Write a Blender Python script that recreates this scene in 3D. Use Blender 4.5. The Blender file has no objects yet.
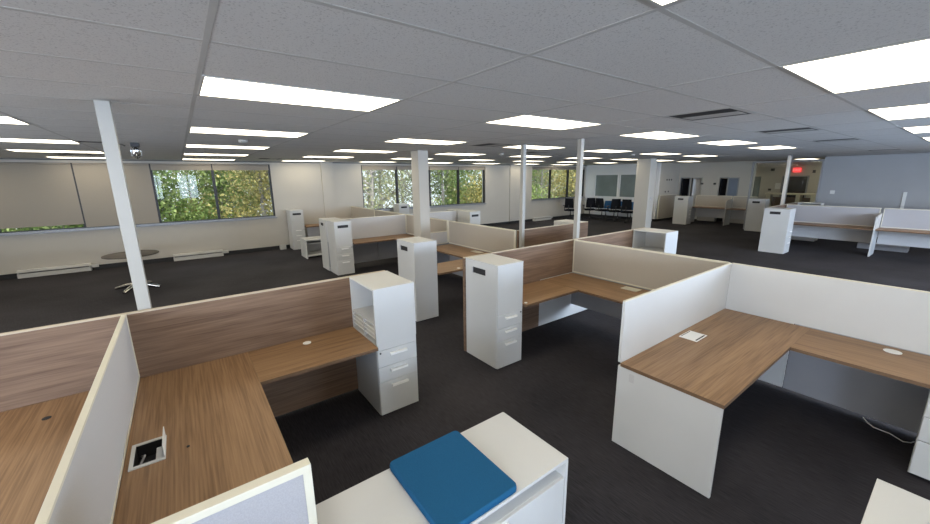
import bpy, bmesh, math, random
from mathutils import Vector, Matrix, Euler

S = bpy.context.scene
C = S.collection

# ------------------------------------------------------------------ camera
H = 2.2
CEIL = 2.746
FPX = 378.24
yaw, pitch, roll = 0.93359, 0.220576, -0.012206
fw = Vector((-math.sin(yaw) * math.cos(pitch), math.cos(yaw) * math.cos(pitch), -math.sin(pitch)))
rt = Vector((math.cos(yaw), math.sin(yaw), 0))
up = rt.cross(fw)
r2 = rt * math.cos(roll) + up * math.sin(roll)
u2 = -rt * math.sin(roll) + up * math.cos(roll)
cam = bpy.data.cameras.new('camera')
cam.sensor_fit = 'HORIZONTAL'
cam.sensor_width = 36
cam.lens = 36 * FPX / 930
cam.clip_start = 0.05
cam.clip_end = 300
co = bpy.data.objects.new('camera', cam)
C.objects.link(co)
m = Matrix((r2, u2, -fw)).transposed().to_4x4()
m.translation = Vector((0, 0, H))
co.matrix_world = m
S.camera = co

# ------------------------------------------------------------------ world, sun, daylight, exposure
W = bpy.data.worlds.new('overcast_sky')
S.world = W
W.use_nodes = True
wn = W.node_tree.nodes
wl = W.node_tree.links
bg = wn['Background']
tc = wn.new('ShaderNodeTexCoord')
sp = wn.new('ShaderNodeSeparateXYZ')
wl.new(tc.outputs['Generated'], sp.inputs[0])
cr = wn.new('ShaderNodeValToRGB')
cr.color_ramp.elements[0].position = 0.0
cr.color_ramp.elements[0].color = (0.80, 0.86, 0.93, 1)
cr.color_ramp.elements[1].position = 0.6
cr.color_ramp.elements[1].color = (0.50, 0.66, 0.90, 1)
wl.new(sp.outputs['Z'], cr.inputs['Fac'])
wl.new(cr.outputs['Color'], bg.inputs['Color'])
bg.inputs['Strength'].default_value = 1.5

sun = bpy.data.lights.new('sun', 'SUN')
sun.energy = 7.0
sun.angle = math.radians(12)
sun.color = (1.0, 0.95, 0.86)
so = bpy.data.objects.new('sun', sun)
C.objects.link(so)
so.rotation_euler = Vector((0.55, -0.35, 0.95)).to_track_quat('Z', 'Y').to_euler()

LENS = 4.4                                           # ceiling fixture emission
XR, YK = 5.0, -5.0                                 # inner faces of the right and back walls
RIGHT_WINS = [(-4.7, -1.6), (-1.35, -0.8), (0.0, 1.1), (5.8, 12.6)]
for a_, b_ in RIGHT_WINS:                           # daylight coming in through the windows of the wall on the right
    l = bpy.data.lights.new('window_daylight', 'AREA')
    l.shape = 'RECTANGLE'
    l.size = 1.55
    l.size_y = b_ - a_
    l.energy = (118 if b_ - a_ > 2 else 22) * (b_ - a_)
    l.color = (0.60, 0.76, 1.0)
    o = bpy.data.objects.new('window_daylight', l)
    C.objects.link(o)
    o.location = (XR + 0.35, (a_ + b_) / 2, 1.8)
    o.rotation_euler = (0, math.radians(90), 0)      # shines towards -X
BACK_WINS = [(-7.4, -2.4), (-0.6, 4.4)]
for a_, b_ in BACK_WINS:                            # and through the windows of the wall behind the camera
    l = bpy.data.lights.new('window_daylight', 'AREA')
    l.shape = 'RECTANGLE'
    l.size = b_ - a_
    l.size_y = 1.55
    l.energy = 125
    l.color = (0.90, 0.94, 1.0)
    o = bpy.data.objects.new('window_daylight', l)
    C.objects.link(o)
    o.location = ((a_ + b_) / 2, YK - 0.35, 1.8)
    o.rotation_euler = (math.radians(90), 0, 0)      # shines towards +Y
S.view_settings.view_transform = 'Standard'
S.view_settings.look = 'None'
S.view_settings.gamma = 1
S.view_settings.exposure = 0.36
S.view_settings.use_curve_mapping = False
S.cycles.max_bounces = 8
S.cycles.diffuse_bounces = 5
S.cycles.sample_clamp_indirect = 6

# ------------------------------------------------------------------ materials
def mat(name, col, rough=0.5, metal=0.0, spec=0.5, noise=None, bump=None, coat=0):
    m = bpy.data.materials.new(name)
    m.use_nodes = True
    nt = m.node_tree
    b = nt.nodes['Principled BSDF']
    b.inputs['Base Color'].default_value = (*col, 1)
    b.inputs['Roughness'].default_value = rough
    b.inputs['Metallic'].default_value = metal
    b.inputs['Specular IOR Level'].default_value = spec
    if noise or bump:
        t = nt.nodes.new('ShaderNodeTexCoord')
    if noise:                                        # scale, amount
        n = nt.nodes.new('ShaderNodeTexNoise')
        n.inputs['Scale'].default_value = noise[0]
        n.inputs['Detail'].default_value = 6
        nt.links.new(t.outputs['Object'], n.inputs['Vector'])
        r = nt.nodes.new('ShaderNodeValToRGB')
        k = noise[1]
        r.color_ramp.elements[0].position = 0.3
        r.color_ramp.elements[1].position = 0.7
        r.color_ramp.elements[0].color = (*[c * (1 - k) for c in col], 1)
        r.color_ramp.elements[1].color = (*[min(1, c * (1 + k)) for c in col], 1)
        nt.links.new(n.outputs['Fac'], r.inputs['Fac'])
        nt.links.new(r.outputs['Color'], b.inputs['Base Color'])
    if bump:
        n = nt.nodes.new('ShaderNodeTexNoise')
        n.inputs['Scale'].default_value = bump[0]
        n.inputs['Detail'].default_value = 3
        nt.links.new(t.outputs['Object'], n.inputs['Vector'])
        bp = nt.nodes.new('ShaderNodeBump')
        bp.inputs['Strength'].default_value = bump[1]
        bp.inputs['Distance'].default_value = 0.002
        nt.links.new(n.outputs['Fac'], bp.inputs['Height'])
        nt.links.new(bp.outputs['Normal'], b.inputs['Normal'])
    return m

def wood(name, axis, c0, c1, c2, rough=0.42):
    """laminate with fine grain running along one axis"""
    m = bpy.data.materials.new(name)
    m.use_nodes = True
    nt = m.node_tree
    L = nt.links.new
    b = nt.nodes['Principled BSDF']
    t = nt.nodes.new('ShaderNodeTexCoord')
    def mp(sc_along, sc_across):
        q = nt.nodes.new('ShaderNodeMapping')
        v = [sc_across] * 3
        v[axis] = sc_along
        q.inputs['Scale'].default_value = v
        L(t.outputs['Object'], q.inputs['Vector'])
        return q
    n1 = nt.nodes.new('ShaderNodeTexNoise')
    n1.inputs['Scale'].default_value = 1
    n1.inputs['Detail'].default_value = 5
    n1.inputs['Distortion'].default_value = 1.1
    L(mp(0.9, 13).outputs[0], n1.inputs['Vector'])
    n2 = nt.nodes.new('ShaderNodeTexNoise')
    n2.inputs['Scale'].default_value = 1
    n2.inputs['Detail'].default_value = 8
    L(mp(2.6, 95).outputs[0], n2.inputs['Vector'])
    mx = nt.nodes.new('ShaderNodeMath')
    mx.operation = 'MULTIPLY_ADD'
    mx.inputs[1].default_value = 0.60
    L(n2.outputs['Fac'], mx.inputs[0])
    m2 = nt.nodes.new('ShaderNodeMath')
    m2.operation = 'MULTIPLY'
    m2.inputs[1].default_value = 0.45
    L(n1.outputs['Fac'], m2.inputs[0])
    L(m2.outputs[0], mx.inputs[2])
    r = nt.nodes.new('ShaderNodeValToRGB')
    r.color_ramp.elements[0].position = 0.38
    r.color_ramp.elements[0].color = (*c0, 1)
    r.color_ramp.elements[1].position = 0.68
    r.color_ramp.elements[1].color = (*c2, 1)
    e = r.color_ramp.elements.new(0.53)
    e.color = (*c1, 1)
    L(mx.outputs[0], r.inputs['Fac'])
    L(r.outputs['Color'], b.inputs['Base Color'])
    b.inputs['Roughness'].default_value = rough
    b.inputs['Specular IOR Level'].default_value = 0.35
    return m

TOPC = ((0.19, 0.105, 0.050), (0.285, 0.166, 0.084), (0.355, 0.215, 0.112))
SPC = ((0.135, 0.082, 0.053), (0.200, 0.127, 0.084), (0.255, 0.167, 0.112))
M = {}
M['top_x'] = wood('oak_laminate_top_x', 0, *TOPC)
M['top_y'] = wood('oak_laminate_top_y', 1, *TOPC)
M['spine'] = wood('walnut_laminate_panel', 1, *SPC, rough=0.5)
M['edge'] = mat('wood_edge_band', (0.17, 0.10, 0.055), 0.5, noise=(30, 0.12))
M['white'] = mat('white_laminate', (0.61, 0.61, 0.60), 0.38, spec=0.4, noise=(3, 0.015))
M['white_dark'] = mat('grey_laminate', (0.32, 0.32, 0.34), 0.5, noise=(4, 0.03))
M['cream'] = mat('cream_trim', (0.70, 0.66, 0.54), 0.45, noise=(8, 0.03))
M['cap'] = mat('beige_edge_cap', (0.52, 0.44, 0.33), 0.5, noise=(8, 0.04))
M['fabric_tan'] = mat('tan_panel_fabric', (0.46, 0.42, 0.365), 0.95, spec=0.1, noise=(220, 0.09), bump=(600, 0.4))
M['fabric_grey'] = mat('grey_panel_fabric', (0.56, 0.55, 0.55), 0.95, spec=0.1, noise=(220, 0.07), bump=(600, 0.4))
M['fabric_lav'] = mat('lavender_grey_fabric', (0.41, 0.40, 0.415), 0.95, spec=0.1, noise=(220, 0.07), bump=(600, 0.4))
M['slot'] = mat('dark_recess', (0.02, 0.02, 0.022), 0.6, noise=(40, 0.2))
M['metal'] = mat('brushed_metal', (0.62, 0.62, 0.61), 0.32, metal=0.9, noise=(60, 0.06))
M['handle'] = mat('satin_white_handle', (0.90, 0.89, 0.86), 0.3, noise=(20, 0.02))
M['pole'] = mat('painted_white_pole', (0.41, 0.395, 0.36), 0.4, noise=(6, 0.02))
M['wall'] = mat('painted_wall', (0.52, 0.49, 0.44), 0.85, spec=0.2, noise=(2, 0.02), bump=(120, 0.2))
M['wall_daylit'] = mat('daylight_tinted_wall', (0.38, 0.385, 0.40), 0.85, spec=0.2, noise=(2, 0.03), bump=(120, 0.2))  # bluish daylight cast on the right end wall, put into its colour
M['wall_white'] = mat('white_painted_wall', (0.82, 0.82, 0.82), 0.85, spec=0.2, noise=(2, 0.02), bump=(120, 0.2))
M['vinyl'] = mat('black_vinyl_base', (0.018, 0.018, 0.02), 0.5, noise=(20, 0.2))
M['black'] = mat('black_plastic', (0.02, 0.02, 0.022), 0.45, noise=(50, 0.15))
M['mesh_black'] = mat('black_mesh_fabric', (0.014, 0.0145, 0.018), 0.95, spec=0.1, noise=(300, 0.3))
M['frame_dark'] = mat('dark_bronze_frame', (0.035, 0.035, 0.038), 0.4, metal=0.4, noise=(30, 0.1))
M['frame_grey'] = mat('grey_aluminium_frame', (0.30, 0.31, 0.33), 0.4, metal=0.5, noise=(30, 0.1))
M['blind'] = mat('beige_blind_fabric', (0.33, 0.295, 0.25), 0.95, spec=0.1, noise=(250, 0.06))
M['blue'] = mat('blue_cushion_fabric', (0.014, 0.098, 0.215), 0.85, spec=0.15, noise=(350, 0.12), bump=(900, 0.5))
M['blue_chair'] = mat('blue_chair_fabric', (0.02, 0.10, 0.24), 0.85, noise=(300, 0.1))
M['tbar'] = mat('ceiling_t_bar', (0.56, 0.55, 0.53), 0.9, spec=0.1, noise=(15, 0.03))
M['paper'] = mat('white_paper', (0.75, 0.75, 0.73), 0.8, noise=(10, 0.02))
M['tabletop'] = mat('grey_brown_tabletop', (0.085, 0.072, 0.062), 0.5, spec=0.25, noise=(14, 0.2))
M['bark'] = mat('grey_bark', (0.30, 0.27, 0.25), 0.9, noise=(12, 0.35))
M['ground'] = mat('grass_ground', (0.10, 0.13, 0.04), 0.95, noise=(0.6, 0.4))
M['door'] = mat('dark_door_paint', (0.010, 0.010, 0.013), 0.8, spec=0.1, noise=(5, 0.1))
M['heater'] = mat('cream_heater_enamel', (0.58, 0.57, 0.54), 0.4, noise=(12, 0.03))
M['grey_film'] = mat('grey_window_film', (0.20, 0.24, 0.24), 0.25, noise=(1.5, 0.12))
M['blue_film'] = mat('blue_grey_window_film', (0.16, 0.20, 0.27), 0.3, noise=(1.5, 0.1))
M['sprinkler'] = mat('chrome_bracket', (0.55, 0.55, 0.55), 0.2, metal=1.0, noise=(60, 0.05))
M['red'] = mat('red_plastic', (0.45, 0.03, 0.03), 0.4, noise=(30, 0.1))

# carpet
def carpet():
    m = bpy.data.materials.new('charcoal_carpet')
    m.use_nodes = True
    nt = m.node_tree
    L = nt.links.new
    b = nt.nodes['Principled BSDF']
    t = nt.nodes.new('ShaderNodeTexCoord')
    q = nt.nodes.new('ShaderNodeMapping')
    q.inputs['Scale'].default_value = (9, 130, 1)
    L(t.outputs['Object'], q.inputs['Vector'])
    n = nt.nodes.new('ShaderNodeTexNoise')
    n.inputs['Scale'].default_value = 1
    n.inputs['Detail'].default_value = 5
    L(q.outputs[0], n.inputs['Vector'])
    n2 = nt.nodes.new('ShaderNodeTexNoise')
    n2.inputs['Scale'].default_value = 0.8
    n2.inputs['Detail'].default_value = 4
    L(t.outputs['Object'], n2.inputs['Vector'])
    mu = nt.nodes.new('ShaderNodeMath')
    mu.operation = 'MULTIPLY_ADD'
    mu.inputs[1].default_value = 0.55
    L(n.outputs['Fac'], mu.inputs[0])
    m3 = nt.nodes.new('ShaderNodeMath')
    m3.operation = 'MULTIPLY'
    m3.inputs[1].default_value = 0.45
    L(n2.outputs['Fac'], m3.inputs[0])
    L(m3.outputs[0], mu.inputs[2])
    r = nt.nodes.new('ShaderNodeValToRGB')
    r.color_ramp.elements[0].position = 0.36
    r.color_ramp.elements[0].color = (0.0160, 0.0146, 0.0172, 1)
    r.color_ramp.elements[1].position = 0.66
    r.color_ramp.elements[1].color = (0.050, 0.0455, 0.0525, 1)
    L(mu.outputs[0], r.inputs['Fac'])
    L(r.outputs['Color'], b.inputs['Base Color'])
    b.inputs['Roughness'].default_value = 0.85
    b.inputs['Specular IOR Level'].default_value = 0.25
    bp = nt.nodes.new('ShaderNodeBump')
    bp.inputs['Strength'].default_value = 0.5
    bp.inputs['Distance'].default_value = 0.003
    L(n.outputs['Fac'], bp.inputs['Height'])
    L(bp.outputs['Normal'], b.inputs['Normal'])
    return m
M['carpet'] = carpet()

def tile_mat():
    m = bpy.data.materials.new('speckled_ceiling_tile')
    m.use_nodes = True
    nt = m.node_tree
    L = nt.links.new
    b = nt.nodes['Principled BSDF']
    b.inputs['Roughness'].default_value = 0.95
    b.inputs['Specular IOR Level'].default_value = 0.1
    t = nt.nodes.new('ShaderNodeTexCoord')
    n = nt.nodes.new('ShaderNodeTexNoise')
    n.inputs['Scale'].default_value = 130
    n.inputs['Detail'].default_value = 2
    L(t.outputs['Object'], n.inputs['Vector'])
    r = nt.nodes.new('ShaderNodeValToRGB')
    r.color_ramp.elements[0].position = 0.33
    r.color_ramp.elements[0].color = (0.54, 0.53, 0.52, 1)
    r.color_ramp.elements[1].position = 0.42
    r.color_ramp.elements[1].color = (0.74, 0.73, 0.715, 1)
    L(n.outputs['Fac'], r.inputs['Fac'])
    L(r.outputs['Color'], b.inputs['Base Color'])
    return m
M['tile'] = tile_mat()

def emis(name, col, s, base=(0.8, 0.8, 0.8), stripes=False):
    m = bpy.data.materials.new(name)
    m.use_nodes = True
    nt = m.node_tree
    b = nt.nodes['Principled BSDF']
    b.inputs['Base Color'].default_value = (*base, 1)
    b.inputs['Emission Color'].default_value = (*col, 1)
    b.inputs['Emission Strength'].default_value = s
    return m
M['lens'] = emis('lit_acrylic_diffuser', (1.0, 0.90, 0.68), LENS)
M['exit'] = emis('lit_exit_sign_red', (1.0, 0.03, 0.04), 1.6, (0.3, 0, 0))
M['exit_letters'] = emis('lit_exit_letters', (1.0, 0.25, 0.2), 1.2, (0.6, 0.3, 0.3))

def glass():
    m = bpy.data.materials.new('window_glass')
    m.use_nodes = True
    nt = m.node_tree
    L = nt.links.new
    nt.nodes.remove(nt.nodes['Principled BSDF'])
    out = nt.nodes['Material Output']
    tr = nt.nodes.new('ShaderNodeBsdfTransparent')
    tr.inputs['Color'].default_value = (0.93, 0.96, 0.95, 1)
    gl = nt.nodes.new('ShaderNodeBsdfGlossy')
    gl.inputs['Roughness'].default_value = 0.02
    fr = nt.nodes.new('ShaderNodeFresnel')
    fr.inputs['IOR'].default_value = 1.5
    mx = nt.nodes.new('ShaderNodeMixShader')
    ge = nt.nodes.new('ShaderNodeNewGeometry')      # keep the index right on the back face of the pane
    io = nt.nodes.new('ShaderNodeMath')
    io.operation = 'MULTIPLY_ADD'
    io.inputs[1].default_value = 1 / 1.5 - 1.5
    io.inputs[2].default_value = 1.5
    L(ge.outputs['Backfacing'], io.inputs[0])
    L(io.outputs[0], fr.inputs['IOR'])
    L(fr.outputs[0], mx.inputs['Fac'])
    L(tr.outputs[0], mx.inputs[1])
    L(gl.outputs[0], mx.inputs[2])
    L(mx.outputs[0], out.inputs['Surface'])
    return m
M['glass'] = glass()

def leaf_mat(name, c0, c1, c2):
    m = bpy.data.materials.new(name)
    m.use_nodes = True
    nt = m.node_tree
    L = nt.links.new
    b = nt.nodes['Principled BSDF']
    b.inputs['Roughness'].default_value = 0.6
    t = nt.nodes.new('ShaderNodeTexCoord')
    n = nt.nodes.new('ShaderNodeTexNoise')
    n.inputs['Scale'].default_value = 1.6
    n.inputs['Detail'].default_value = 6
    L(t.outputs['Object'], n.inputs['Vector'])
    r = nt.nodes.new('ShaderNodeValToRGB')
    r.color_ramp.elements[0].position = 0.35
    r.color_ramp.elements[0].color = (*c0, 1)
    r.color_ramp.elements[1].position = 0.65
    r.color_ramp.elements[1].color = (*c2, 1)
    e = r.color_ramp.elements.new(0.5)
    e.color = (*c1, 1)
    L(n.outputs['Fac'], r.inputs['Fac'])
    L(r.outputs['Color'], b.inputs['Base Color'])
    tl = nt.nodes.new('ShaderNodeBsdfTranslucent')
    L(r.outputs['Color'], tl.inputs['Color'])
    mx = nt.nodes.new('ShaderNodeMixShader')
    mx.inputs['Fac'].default_value = 0.4
    L(b.outputs[0], mx.inputs[1])
    L(tl.outputs[0], mx.inputs[2])
    L(mx.outputs[0], nt.nodes['Material Output'].inputs['Surface'])
    return m
M['leaf_green'] = leaf_mat('green_leaves', (0.13, 0.21, 0.06), (0.25, 0.34, 0.10), (0.42, 0.47, 0.19))
M['leaf_yellow'] = leaf_mat('yellow_leaves', (0.20, 0.22, 0.10), (0.46, 0.40, 0.15), (0.68, 0.56, 0.22))
M['leaf_sparse'] = leaf_mat('sparse_autumn_leaves', (0.24, 0.28, 0.16), (0.36, 0.38, 0.21), (0.48, 0.43, 0.25))

# ------------------------------------------------------------------ helpers
def box(bm, x0, x1, y0, y1, z0, z1, bev=0.0):
    x0, x1 = min(x0, x1), max(x0, x1)
    y0, y1 = min(y0, y1), max(y0, y1)
    v = [bm.verts.new(p) for p in ((x0, y0, z0), (x1, y0, z0), (x1, y1, z0), (x0, y1, z0),
                                   (x0, y0, z1), (x1, y0, z1), (x1, y1, z1), (x0, y1, z1))]
    fs = [bm.faces.new([v[i] for i in f]) for f in
          ((0, 3, 2, 1), (4, 5, 6, 7), (0, 1, 5, 4), (1, 2, 6, 5), (2, 3, 7, 6), (3, 0, 4, 7))]
    if bev:
        es = list({e for f in fs for e in f.edges})
        bmesh.ops.bevel(bm, geom=es, offset=bev, segments=2, affect='EDGES', profile=0.5)

def tube(bm, pts, rad, n=10):
    """tube along points; rad scalar or list"""
    pts = [Vector(p) for p in pts]
    rs = rad if isinstance(rad, (list, tuple)) else [rad] * len(pts)
    rings = []
    for i, p in enumerate(pts):
        d = (pts[min(i + 1, len(pts) - 1)] - pts[max(i - 1, 0)]).normalized()
        a = Vector((0, 0, 1)) if abs(d.z) < 0.9 else Vector((1, 0, 0))
        s = d.cross(a).normalized()
        t = d.cross(s)
        rings.append([bm.verts.new(p + (s * math.cos(2 * math.pi * k / n) + t * math.sin(2 * math.pi * k / n)) * rs[i])
                      for k in range(n)])
    for a, b in zip(rings, rings[1:]):
        for k in range(n):
            bm.faces.new((a[k], a[(k + 1) % n], b[(k + 1) % n], b[k]))
    bm.faces.new(rings[0][::-1])
    bm.faces.new(rings[-1])

def lathe(bm, prof, n=32, c=(0, 0)):
    rings = []
    for r, z in prof:
        rings.append([bm.verts.new((c[0] + r * math.cos(2 * math.pi * k / n), c[1] + r * math.sin(2 * math.pi * k / n), z)) for k in range(n)])
    for a, b in zip(rings, rings[1:]):
        for k in range(n):
            bm.faces.new((a[k], a[(k + 1) % n], b[(k + 1) % n], b[k]))
    bm.faces.new(rings[0][::-1])
    bm.faces.new(rings[-1])

def obj(name, bm, material, parent=None, loc=None, smooth=False):
    bmesh.ops.recalc_face_normals(bm, faces=bm.faces)
    me = bpy.data.meshes.new(name)
    bm.to_mesh(me)
    bm.free()
    me.materials.append(M[material] if isinstance(material, str) else material)
    if smooth:
        for p in me.polygons:
            p.use_smooth = True
        try:
            me.set_sharp_from_angle(angle=math.radians(40))
        except Exception:
            pass
    o = bpy.data.objects.new(name, me)
    C.objects.link(o)
    if parent:
        o.parent = parent
    if loc:
        o.location = loc
    return o

def bx(name, b, material, parent=None, bev=0.0, loc=None):
    """one or several boxes as ONE mesh; coordinates relative to the parent"""
    bm = bmesh.new()
    if not isinstance(b[0], (tuple, list)):
        b = [b]
    for q in b:
        box(bm, *q, bev=bev)
    return obj(name, bm, material, parent, loc)

def thing(name, label, cat, loc=(0, 0, 0), rz=0, group=None):
    o = bpy.data.objects.new(name, None)
    o.empty_display_size = 0.1
    C.objects.link(o)
    o.location = loc
    o.rotation_euler = (0, 0, rz)
    tag(o, label, cat, group)
    return o

def tag(o, label, cat, group=None, kind=None):
    if label:
        o['label'] = label
    if cat:
        o['category'] = cat
    if group:
        o['group'] = group
    if kind:
        o['kind'] = kind
    return o

def struct(name, b, material, bev=0.0):
    o = bx(name, b, material, bev=bev)
    o['kind'] = 'structure'
    return o

def copy_tree(o, parent=None):
    c = o.copy()
    C.objects.link(c)
    if parent:
        c.parent = parent
    for ch in list(o.children):
        copy_tree(ch, c)
    return c

# ------------------------------------------------------------------ room shell
XW = -13.25          # window wall plane
YB = 18.25           # end wall / blue wall plane
YF = 20.25           # wall with doorways
YD = 24.5            # wall of the room seen through the glazing
struct('floor', (XW, XR, YK, YD, -0.12, 0.0), 'carpet')
struct('ceiling', (XW - 0.25, XR + 0.2, YK - 0.2, YD + 0.2, CEIL + 0.004, CEIL + 0.15), 'tile')
# window wall: solid pieces around three window openings
WZ0, WZ1 = 1.04, 2.655
WINS = [(-4.9, 2.36), (5.28, 11.0), (13.95, 18.15)]
segs = []
y = YK
for a, b in WINS:
    segs.append((XW - 0.25, XW, y, a, 0, CEIL))
    segs.append((XW - 0.25, XW, a, b, 0, WZ0))
    segs.append((XW - 0.25, XW, a, b, WZ1, CEIL))
    y = b
segs.append((XW - 0.25, XW, y, YD, 0, CEIL))
struct('wall_left', segs, 'wall')
bk = []
x = XW
for a, b in BACK_WINS:
    bk += [(x, a, YK - 0.2, YK, 0, CEIL), (a, b, YK - 0.2, YK, 0, 1.0), (a, b, YK - 0.2, YK, 2.6, CEIL)]
    x = b
bk.append((x, XR, YK - 0.2, YK, 0, CEIL))
struct('wall_back', bk, 'wall')
struct('window_9', [(a, b, YK - 0.1, YK - 0.05, z, z + 0.05) for a, b in BACK_WINS for z in (1.0, 2.55)] +
       [(x, x + 0.05, YK - 0.1, YK - 0.05, 1.05, 2.55) for a, b in BACK_WINS for x in (a, (a + b) / 2, b - 0.05)], 'frame_dark')
struct('wall_far', [(XW, -9.2, YB, YB + 0.12, 0, 1.08), (XW, -9.2, YB, YB + 0.12, 2.26, CEIL),
                    (XW, -12.66, YB, YB + 0.12, 1.08, 2.26), (-11.28, -11.20, YB, YB + 0.12, 1.08, 2.26),
                    (-9.9, -9.2, YB, YB + 0.12, 1.08, 2.26)], 'wall_white')
struct('wall_return', (-9.34, -9.2, YB + 0.12, YF, 0, CEIL), 'wall')
DOORS = [(-9.06, -8.68), (-8.58, -8.14), (-7.34, -7.04)]
ws = []
x = -9.34
for a, b in DOORS:
    ws.append((x, a, YF, YF + 0.12, 0, CEIL))
    ws.append((a, b, YF, YF + 0.12, 2.02, CEIL))
    x = b
ws.append((x, -6.05, YF, YF + 0.12, 0, CEIL))
struct('wall_doorways', ws, 'wall')
struct('wall_corridor', (-13.0, XR, YD, YD + 0.2, 0, CEIL), 'wall')
struct('wall_right_end', (-3.45, XR, YB, YB + 0.12, 0, CEIL), 'wall_daylit')
struct('wall_lobby_side', (-3.45, -3.33, YB + 0.12, YD, 0, CEIL), 'wall')
# right wall with its windows (behind the photographer's right hand)
rs_ = []
y = YK
for a, b in RIGHT_WINS:
    rs_ += [(XR, XR + 0.2, y, a, 0, CEIL), (XR, XR + 0.2, a, b, 0, 1.0), (XR, XR + 0.2, a, b, 2.6, CEIL)]
    y = b
rs_.append((XR, XR + 0.2, y, YD, 0, CEIL))
struct('wall_right', rs_, 'wall')
# pilasters on the window wall
struct('trim_1', [(XW, XW + 0.05, 3.88, 4.28, 0.12, CEIL), (XW, XW + 0.05, 12.45, 12.85, 0.12, CEIL)], 'wall')
# black vinyl bases
struct('baseboard_left', [(XW, XW + 0.012, YK, 3.88, 0, 0.115), (XW, XW + 0.062, 3.88, 4.28, 0, 0.115),
                          (XW, XW + 0.012, 4.28, 12.45, 0, 0.115), (XW, XW + 0.062, 12.45, 12.85, 0, 0.115),
                          (XW, XW + 0.012, 12.85, YB, 0, 0.115)], 'vinyl')
struct('baseboard_far', [(XW, -9.2, YB - 0.012, YB, 0, 0.115), (-9.2, -9.188, YB, YF, 0, 0.115)], 'vinyl')
struct('baseboard_right', (-3.45, XR, YB - 0.012, YB, 0, 0.115), 'vinyl')

# windows of the left wall
def window(idx, a, b, mull, blinds):
    """frame, mullions, glass, sill; blinds = list of (y0, y1, z_bottom)"""
    fr = bmesh.new()
    t = 0.05
    X0, X1 = XW - 0.13, XW - 0.05
    box(fr, X0, X1, a, b, WZ0, WZ0 + t)
    box(fr, X0, X1, a, b, WZ1 - t, WZ1)
    box(fr, X0, X1, a, a + t, WZ0 + t, WZ1 - t)
    box(fr, X0, X1, b - t, b, WZ0 + t, WZ1 - t)
    for y in mull:
        box(fr, X0, X1 + 0.02, y - 0.035, y + 0.035, WZ0 + t, WZ1 - t)
    w = obj('window_%d' % idx, fr, 'frame_dark')
    w['kind'] = 'structure'
    g = bmesh.new()
    ys = [a] + mull + [b]
    for p, q in zip(ys, ys[1:]):
        box(g, XW - 0.098, XW - 0.092, p + 0.03, q - 0.03, WZ0 + 0.04, WZ1 - 0.04)
        obj('pane', g, 'glass', w)
        g = bmesh.new()
    g.free()
    # sill with two ridges
    bx('window_sill', [(XW - 0.05, XW + 0.05, a - 0.03, b + 0.03, WZ0 - 0.03, WZ0),
                       (XW - 0.05, XW - 0.01, a, b, WZ0, WZ0 + 0.03)], 'frame_grey', w)
    return w
W1m = [-3.45, -2.0, -0.53, 0.85]
window(1, *WINS[0], W1m, None)
window(2, *WINS[1], [6.68, 8.12, 9.55], None)
window(3, *WINS[2], [15.35, 16.75], None)

# roller blinds: each hangs in its own bay
def blind(y0, y1, zb, label, group=None):
    t = thing('roller_blind', label, 'window blind', (XW + 0.005, (y0 + y1) / 2, WZ1), group=group)
    h = (y1 - y0) / 2 - 0.015
    bm = bmesh.new()
    tube(bm, [(-0.03, -h, -0.03), (-0.03, h, -0.03)], 0.024, 12)
    obj('roller', bm, 'blind', t, smooth=True)
    bx('blind_fabric', (-0.030, -0.026, -h, h, zb - WZ1 + 0.02, -0.03), 'blind', t)
    bx('hem_bar', (-0.034, -0.022, -h, h, zb - WZ1, zb - WZ1 + 0.02), 'blind', t, bev=0.002)
yy = [WINS[0][0] + 0.03] + W1m + [WINS[0][1] - 0.03]
blind(yy[0], yy[1], 1.20, 'beige roller blind pulled down at the far left edge of the window wall')
blind(yy[1], yy[2], 1.17, 'beige roller blind nearly down with a green strip below, left of the white pole')
blind(yy[2], yy[3], WZ0 + 0.045, 'beige roller blind fully lowered behind the white pole')
blind(yy[3], yy[4], 2.48, 'rolled-up beige blind above the left uncovered pane with green trees')
blind(yy[4], yy[5], 2.48, 'rolled-up beige blind above the pane with yellow trees, near the left wall corner')
y2 = [WINS[1][0] + 0.03, 6.68, 8.12, 9.55, WINS[1][1] - 0.03]
nm = ['rolled-up blind over the leftmost pane of the middle window', 'rolled-up blind over the pane just left of the thick column',
      'rolled-up blind over the pane just right of the thick column', 'rolled-up blind over the rightmost pane of the middle window']
for (p, q), l in zip(zip(y2, y2[1:]), nm):
    blind(p, q, 2.50, l)
y3 = [WINS[2][0] + 0.03, 15.35, 16.75, WINS[2][1] - 0.03]
nm = ['small rolled-up blind over the left pane of the far window', 'small rolled-up blind over the centre pane of the far window',
      'small rolled-up blind over the right pane of the far window by the chairs']
for (p, q), l in zip(zip(y3, y3[1:]), nm):
    blind(p, q, 2.52, l)

# interior windows in the far wall, grey
for i, (a, b) in enumerate([(-12.66, -11.28), (-11.20, -9.9)]):
    fr = bx('window_%d' % (4 + i), [(a, b, YB - 0.02, YB + 0.05, 1.08, 1.12), (a, b, YB - 0.02, YB + 0.05, 2.22, 2.26),
                                    (a, a + 0.04, YB - 0.02, YB + 0.05, 1.12, 2.22), (b - 0.04, b, YB - 0.02, YB + 0.05, 1.12, 2.22)], 'wall_white')
    fr['kind'] = 'structure'
    bx('pane', (a + 0.04, b - 0.04, YB + 0.02, YB + 0.03, 1.12, 2.22), 'grey_film', fr)
struct('window_6', [(XR + 0.05, XR + 0.1, a, b, z, z + 0.05) for a, b in RIGHT_WINS for z in (1.0, 2.55)] +
       [(XR + 0.05, XR + 0.1, y, y + 0.05, 1.05, 2.55) for a, b in RIGHT_WINS for y in (a, (a + b) / 2, b - 0.05)], 'frame_dark')

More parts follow.
